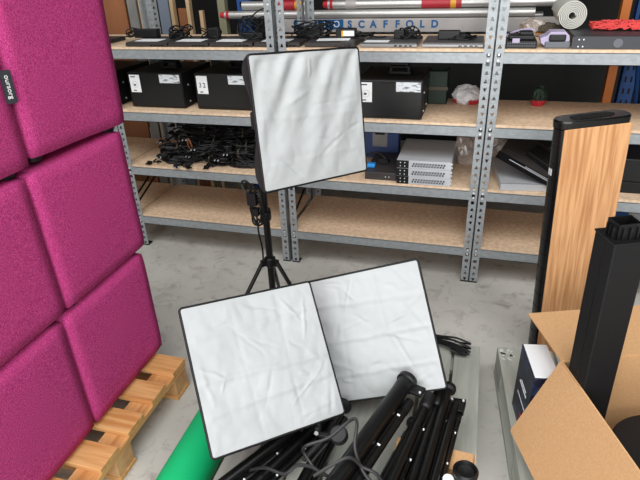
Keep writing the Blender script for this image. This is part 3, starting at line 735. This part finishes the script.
# netting on the rack unit
rnd = random.Random(12); mb = MB()
for k in range(150):
    x, y = rnd.uniform(.09, .42), rnd.uniform(.16, .25); a = rnd.uniform(0, 6.3); pts = []
    for i in range(7):
        hmax = .036*(1-abs(x-.2)/.5); pts.append((x, y, .003+rnd.uniform(.1, 1)*hmax)); a += rnd.uniform(-.9, .9); x = min(.43, max(.075, x+.028*math.cos(a))); y = min(.275, max(.15, y+.022*math.sin(a)))
    mb.tube(smoothpath(pts, 2), .0024, 5)
o = mb.build('netting', 'net', smooth='auto'); tag(o, 'crumpled red netting on the dark grey rack unit', 'netting', loc=(.385, 2.61, A+.0505))
def blob(name, label, cat, m, loc, sx, sy, sz, seed, amp=.35, m2=None):
    bm = bmesh.new(); bmesh.ops.create_icosphere(bm, subdivisions=4, radius=1)
    for v in bm.verts:
        n_ = noise.turbulence(v.co*1.15+V((seed, seed*2, 0)), 3, True)
        c = v.co*(1+amp*(.55-1.1*n_)); v.co = V((c.x*sx, c.y*sy, max(c.z, -.75)*sz+.75*sz))
    me = bpy.data.meshes.new(name); bm.to_mesh(me); bm.free(); me.materials.append(M[m])
    if m2:
        me.materials.append(M[m2])
        for p in me.polygons:
            c = p.center
            if c.z < sz*.55 and noise.noise(V((c.x*14, c.y*9, seed))) > -.1: p.material_index = 1
    o = bpy.data.objects.new(name, me); C.objects.link(o); return tag(o, label, cat, loc=loc)
blob('strap_heap', 'crumpled yellow and black strap beside the foam roll', 'strap', 'beige', (.29, 2.98, A), .055, .05, .035, 2, .5, 'yellow')
blob('plastic_bag', 'clear grey plastic bag at back of top shelf by white tubes', 'bag', 'film', (.225, 3.0, A), .06, .05, .045, 5, .4)

# ------------------------------------------------------------------ shelf B: desktop computers
Bz = LV[1]+.0005
def pc(label, x0, x1, y, h=.192, dep=.36, txt=None, ind=0, back=1):
    t = thing('desktop_computer', label, 'computer', (x0, y, Bz)); w_ = x1-x0
    MB().box(0, w_, 0, dep, .004, h).build('case', 'pmatt', t, bevel=.003)
    MB().box(.003, w_-.003, -.004, 0, .006, h-.003).build('front_panel', 'pgloss', t, bevel=.002)
    l = MB().box(.014, .014+w_*.19, -.0055, -.004, h-.107, h-.012).build('paper_label', 'paper', t)
    cx = .014+w_*.095
    if txt: text('handwriting', txt, .036, 'ink', l, Matrix.Translation((cx, -.006, h-.062)) @ FRONT, 1.35)
    else:
        MB().tube([(cx+.017*math.cos(q*.2618), -.0056, h-.066+.017*math.sin(q*.2618)) for q in range(25)], .0007, 5, cap=False).build('printed_ring', 'lgrey', l)
        MB().box(cx-.022, cx+.006, -.006, -.0054, h-.026, h-.020).build('print_line', 'ink', l); MB().box(cx-.010, cx+.004, -.006, -.0054, h-.072, h-.062).build('print_line', 'ink', l)
    mb = MB(); mb.box(cx-.016, cx+.002, -.006, -.0054, h-.100, h-.094); mb.build('print_line', 'ink', l)
    sx0, sx1 = w_*.60, w_*.97
    l = MB().box(sx0, sx1, -.0055, -.004, h-.053, h-.008).build('serial_sticker', 'label', t)
    rv = MB()
    for yy, zz in ((.06, .03), (.06, .12), (.2, .03)): rv.cyl((w_-.0005, yy, zz), (w_+.003, yy, zz), .005, n=8)
    rv.build('screw', 'steel', t)
    mb = MB()
    for k in range(14): mb.box(w_-.001, w_+.0006, .10+k*.014, .106+k*.014, .05, .15)
    mb.build('vent', 'pgloss', t)
    return t
pc('black desktop computer at shelf end, partly behind the magenta poufs', -2.30, -1.985, 2.66, h=.19)
pc('black desktop computer with white labels, left one beside the poufs', -1.895, -1.558, 2.645)
pc('black desktop computer with the number 32 on its label', -1.485, -1.15, 2.652, txt='32')
pc('black desktop computer right of the standing softbox', -.575, -.256, 2.606, h=.188)
def mount(label, x, y, z, k=0, s=1):
    t = thing('monitor_mount', label, 'mount', (x, y, z))
    mb = MB(); mb.box(-.055*s, .055*s, -.03, .03, 0, .012); mb.box(-.05*s, -.038*s, -.03, .03, .012, .03); mb.box(.038*s, .05*s, -.03, .03, .012, .03); mb.box(-.05*s, .05*s, -.03, .03, .03, .038); mb.build('bracket', 'plast', t, bevel=.002)
    MB().box(-.09*s, .03*s, -.012, .012, .0385, .055).build('arm', 'plast', t, bevel=.003)
    mb = MB(); mb.cyl((.03, 0, .0385), (.03, 0, .062), .014); mb.build('pivot', 'plast', t, smooth='auto')
mount('black monitor mount on the computer right of the softbox', -.39, 2.78, Bz+.1885)
mount('black monitor mount on the left labelled computer', -1.70, 2.80, Bz+.1925, s=.9)
mount('black monitor mount on the computer numbered 32', -1.30, 2.83, Bz+.1925, s=.8)
blob('carrier_bag', 'white and red plastic carrier bag at back beside the right upright', 'bag', 'bag', (-.06, 2.97, Bz), .07, .06, .055, 3, .3, 'red')
t = thing('plastic_crate', 'dark green plastic crate at back of shelf behind the computer', 'crate', (-.30, 2.93, Bz))
mb = MB(); mb.box(0, .14, 0, .008, 0, .17); mb.box(0, .14, .132, .14, 0, .17); mb.box(0, .008, 0, .14, 0, .17); mb.box(.132, .14, 0, .14, 0, .17); mb.box(0, .14, 0, .14, 0, .006); mb.build('shell', 'greenc', t, bevel=.003)
MB().box(-.003, .143, -.004, .0, .075, .092).build('band', 'beige', t)
blob('soft_toy_bag', 'small green and red bag at back of the right bay', 'bag', 'greenc', (.30, 2.97, Bz), .035, .03, .055, 6, .4, 'red')

# ------------------------------------------------------------------ shelf C
Cz = LV[2]+.0005
def hank(seed, wd, ln):
    rnd = random.Random(seed); mb = MB()
    for j in range(9):
        pts = []; L = ln*rnd.uniform(.8, 1.05); W = wd*rnd.uniform(.5, 1.1); oz = rnd.uniform(.008, .035)
        for i in range(15):
            q = 2*math.pi*i/14; pts.append((L*math.cos(q)+rnd.uniform(-.012, .012), W*math.sin(q)+rnd.uniform(-.01, .01), max(.005, oz+rnd.uniform(-.006, .008))))
        mb.tube(smoothpath(pts, 3), .0046, 6)
    pts = [(-ln, 0, .02)]
    for i in range(5): pts.append((-ln+rnd.uniform(-.03, .06), -wd-rnd.uniform(0, .05), .006+rnd.uniform(0, .01)))
    mb.tube(smoothpath(pts, 4), .0042, 6)
    return mb
# prototype hanks copied over the heap
protos = []
for s in range(3):
    t = thing('cable_hank', 'coiled black mains cable in the heap on the shelf', 'cable', (0, 0, 0), group='black mains cables heaped on the shelf')
    hank(20+s, .05, .10).build('cable', 'cord', t, smooth='auto')
    MB().tube(smoothpath([(.0, -.055, .01), (.0, -.05, .045), (0, .0, .05), (0, .05, .045), (0, .055, .01)], 3), .004, 6).build('tie', 'beige' if s == 1 else 'pmatt', t, smooth='auto')
    mb = MB(); mb.box(-.12, -.095, -.11, -.09, .003, .02); mb.tube([(-.108, -.11, .011), (-.108, -.128, .011)], .0035, 6); mb.build('plug', 'plast', t, bevel=.003)
    mb = MB(); mb.box(-.099, -.0935, -.1255, -.111, .007, .013); mb.box(-.119, -.1135, -.1255, -.111, .007, .013); mb.build('plug_tip', ('pmatt', 'silver', 'pmatt')[s], t)
    protos.append(t)
rnd = random.Random(31); used = 0
spots = []
for layer, (cnt, x0, x1, y0, y1) in enumerate(((10, -1.72, -1.10, 2.68, 2.93), (9, -1.72, -1.10, 2.70, 2.93), (8, -1.71, -1.12, 2.73, 2.93), (6, -1.68, -1.14, 2.78, 2.92), (5, -1.66, -1.15, 2.80, 2.92))):
    for k in range(cnt):
        spots.append((x0+(x1-x0)*(k+.5)/cnt+rnd.uniform(-.02, .02), rnd.uniform(y0, y1) if k % 2 else y0+rnd.uniform(0, .05), Cz+max(0, .044*layer+(rnd.uniform(-.012, .012) if layer else 0)), rnd.uniform(0, 6.28) if k % 3 else rnd.uniform(-.5, .5)))
for i, (x, y, z, a) in enumerate(spots):
    p = protos[i % 3]
    if i < 3: p.location = (x, y, z); p.rotation_euler = (0, 0, a)
    else: dup(p, (x, y, z), a)
rnd = random.Random(77); t = thing('loose_cables', 'long loose black cables draped over the front of the cable heap', 'cable', (-1.42, 2.66, Cz))
for k in range(12):
    x0 = rnd.uniform(-.30, -.05); ln = rnd.uniform(.25, .5); z0 = rnd.uniform(.03, .19); pts = []
    for i in range(9):
        f = i/8; pts.append((x0+ln*f, .02+rnd.uniform(-.012, .012)+.06*(z0 > .1)+.03*math.sin(f*6), max(.006, z0*(1-.75*f)+.03*math.sin(f*3.1)+rnd.uniform(-.012, .012))))
    MB().tube(smoothpath(pts, 4), .0045, 6).build('cable', 'cord', t, smooth='auto')
MB().tube(smoothpath([(-.17, .03, .06), (-.175, .01, .11), (-.165, .0, .15), (-.15, .0, .12), (-.155, .02, .07), (-.17, .03, .06)], 5), .005, 6).build('tie', 'ply', t, smooth='auto')
def server(label, x, y, z, rz=0):
    t = thing('server_unit', label, 'server', (x, y, z), rz); w_, d_, h = .272, .36, .0415
    MB().box(0, w_, .003, d_, 0, h).build('case', 'silver', t, bevel=.0015)
    MB().box(.062, w_, 0, .003, .001, h-.001).build('front_plate', 'silver', t)
    MB().box(0, .0615, -.001, .003, .001, h-.001).build('black_end', 'plast', t)
    mb = MB()
    for k in range(12):
        for j in range(2): mb.box(.078+k*.0138+j*.005, .0862+k*.0138+j*.005, -.0007, .001, .0095+j*.0115, .0185+j*.0115)
    mb.build('vent_slot', 'pmatt', t)
    mb = MB()
    for zz in (.012, .03):
        for xx in (.02, .042): mb.cyl((xx, -.004, zz), (xx, 0, zz), .0028, n=8)
    for zz in (.012, .03): mb.cyl((w_, .01, zz), (w_+.006, .01, zz), .004, n=8)
    mb.build('screw', 'steel', t)
    return t
server('silver rack server at the bottom of the stack of three', -.364, 2.580, Cz)
server('silver rack server in the middle of the stack of three', -.366, 2.578, Cz+.0425)
server('silver rack server on top of the stack of three', -.366, 2.580, Cz+.085)
t = thing('set_top_box', 'flat black box left of the silver server stack', 'box', (-.535, 2.606, Cz))
MB().box(0, .165, 0, .32, 0, .042).build('case', 'lapd', t, bevel=.003)
mb = MB(); mb.cyl((.11, -.003, .02), (.11, .001, .02), .003, n=8); mb.cyl((.128, -.003, .02), (.128, .001, .02), .003, n=8); mb.build('port', 'steel', t)
t = thing('connector', 'bright blue connector with black cable on the flat black box', 'connector', (-.515, 2.68, Cz+.0425))
MB().box(-.022, .022, -.018, .018, 0, .022).build('shell', 'bluep', t, bevel=.006)
mb = MB(); mb.tube(smoothpath([(-.02, 0, .012), (-.05, -.02, .03), (-.04, .03, .05), (.02, .06, .06), (.07, .05, .03), (.08, .09, .01)], 5), .006, 8); mb.box(.03, .08, .05, .09, .004, .03); mb.build('cable', 'cord', t, smooth='auto')
t = thing('storage_box', 'blue box with grey label at back left of the server stack', 'box', (-.66, 2.945, Cz))
MB().box(0, .25, 0, .09, 0, .19).build('box_body', 'bluebox', t, bevel=.004)
MB().box(.10, .185, -.002, 0, .07, .165).build('label', 'lgrey', t)
MB().box(.115, .17, -.003, -.002, .14, .158).build('print', 'pmatt', t)
blob('plastic_wrap', 'crumpled clear plastic wrap right of the silver server stack', 'plastic wrap', 'film', (-.025, 2.965, Cz), .075, .06, .10, 8, .5)
blob('plastic_wrap', 'crumpled pinkish plastic wrap behind the tilted black unit', 'plastic wrap', 'film', (.19, 2.99, Cz), .11, .045, .11, 11, .5)
t = thing('metal_tray', 'flat silver metal box under the tilted black unit', 'box', (.148, 2.58, Cz), math.radians(7))
mb = MB(); mb.box(0, .27, 0, .36, 0, .04); mb.build('case', 'silver', t, bevel=.002)
MB().box(0, .27, -.001, .0, .036, .04).build('lip', 'lapl', t)
t = thing('network_switch', 'black rack unit tilted on top of the flat silver box', 'rack unit', (.115, 2.645, Cz+.150))
t.rotation_euler = (math.radians(8), math.radians(24), math.radians(-12))
MB().box(0, .30, 0, .28, 0, .036).build('case', 'lapd', t, bevel=.002)
MB().box(-.004, .304, -.004, 0, -.002, .038).build('front_plate', 'pgloss', t)
mb = MB(); mb.box(.06, .29, -.0052, -.004, .022, .026); mb.build('trim_line', 'silver', t)
mb = MB()
for k in range(12): mb.box(.14+k*.0125, .149+k*.0125, -.0052, -.004, .029, .034)
mb.build('port', 'silver', t)
MB().box(.02, .2, .05, .2, .0362, .0372).build('panel_line', 'lapd', t)
t = thing('black_module', 'small black module lying on the tilted rack unit', 'module', (.25, 2.70, Cz+.145))
t.rotation_euler = (math.radians(8), math.radians(24), math.radians(-30))
MB().box(0, .14, 0, .10, 0, .03).build('case', 'pmatt', t, bevel=.004)
t = thing('black_case', 'black case on shelf right of the wood-faced tower', 'case', (.53, 2.66, Cz))
MB().box(0, .34, 0, .3, 0, .055).build('case_body', 'pmatt', t, bevel=.004); MB().box(0, .34, 0, .3, .056, .17).build('lid', 'plast', t, bevel=.006)
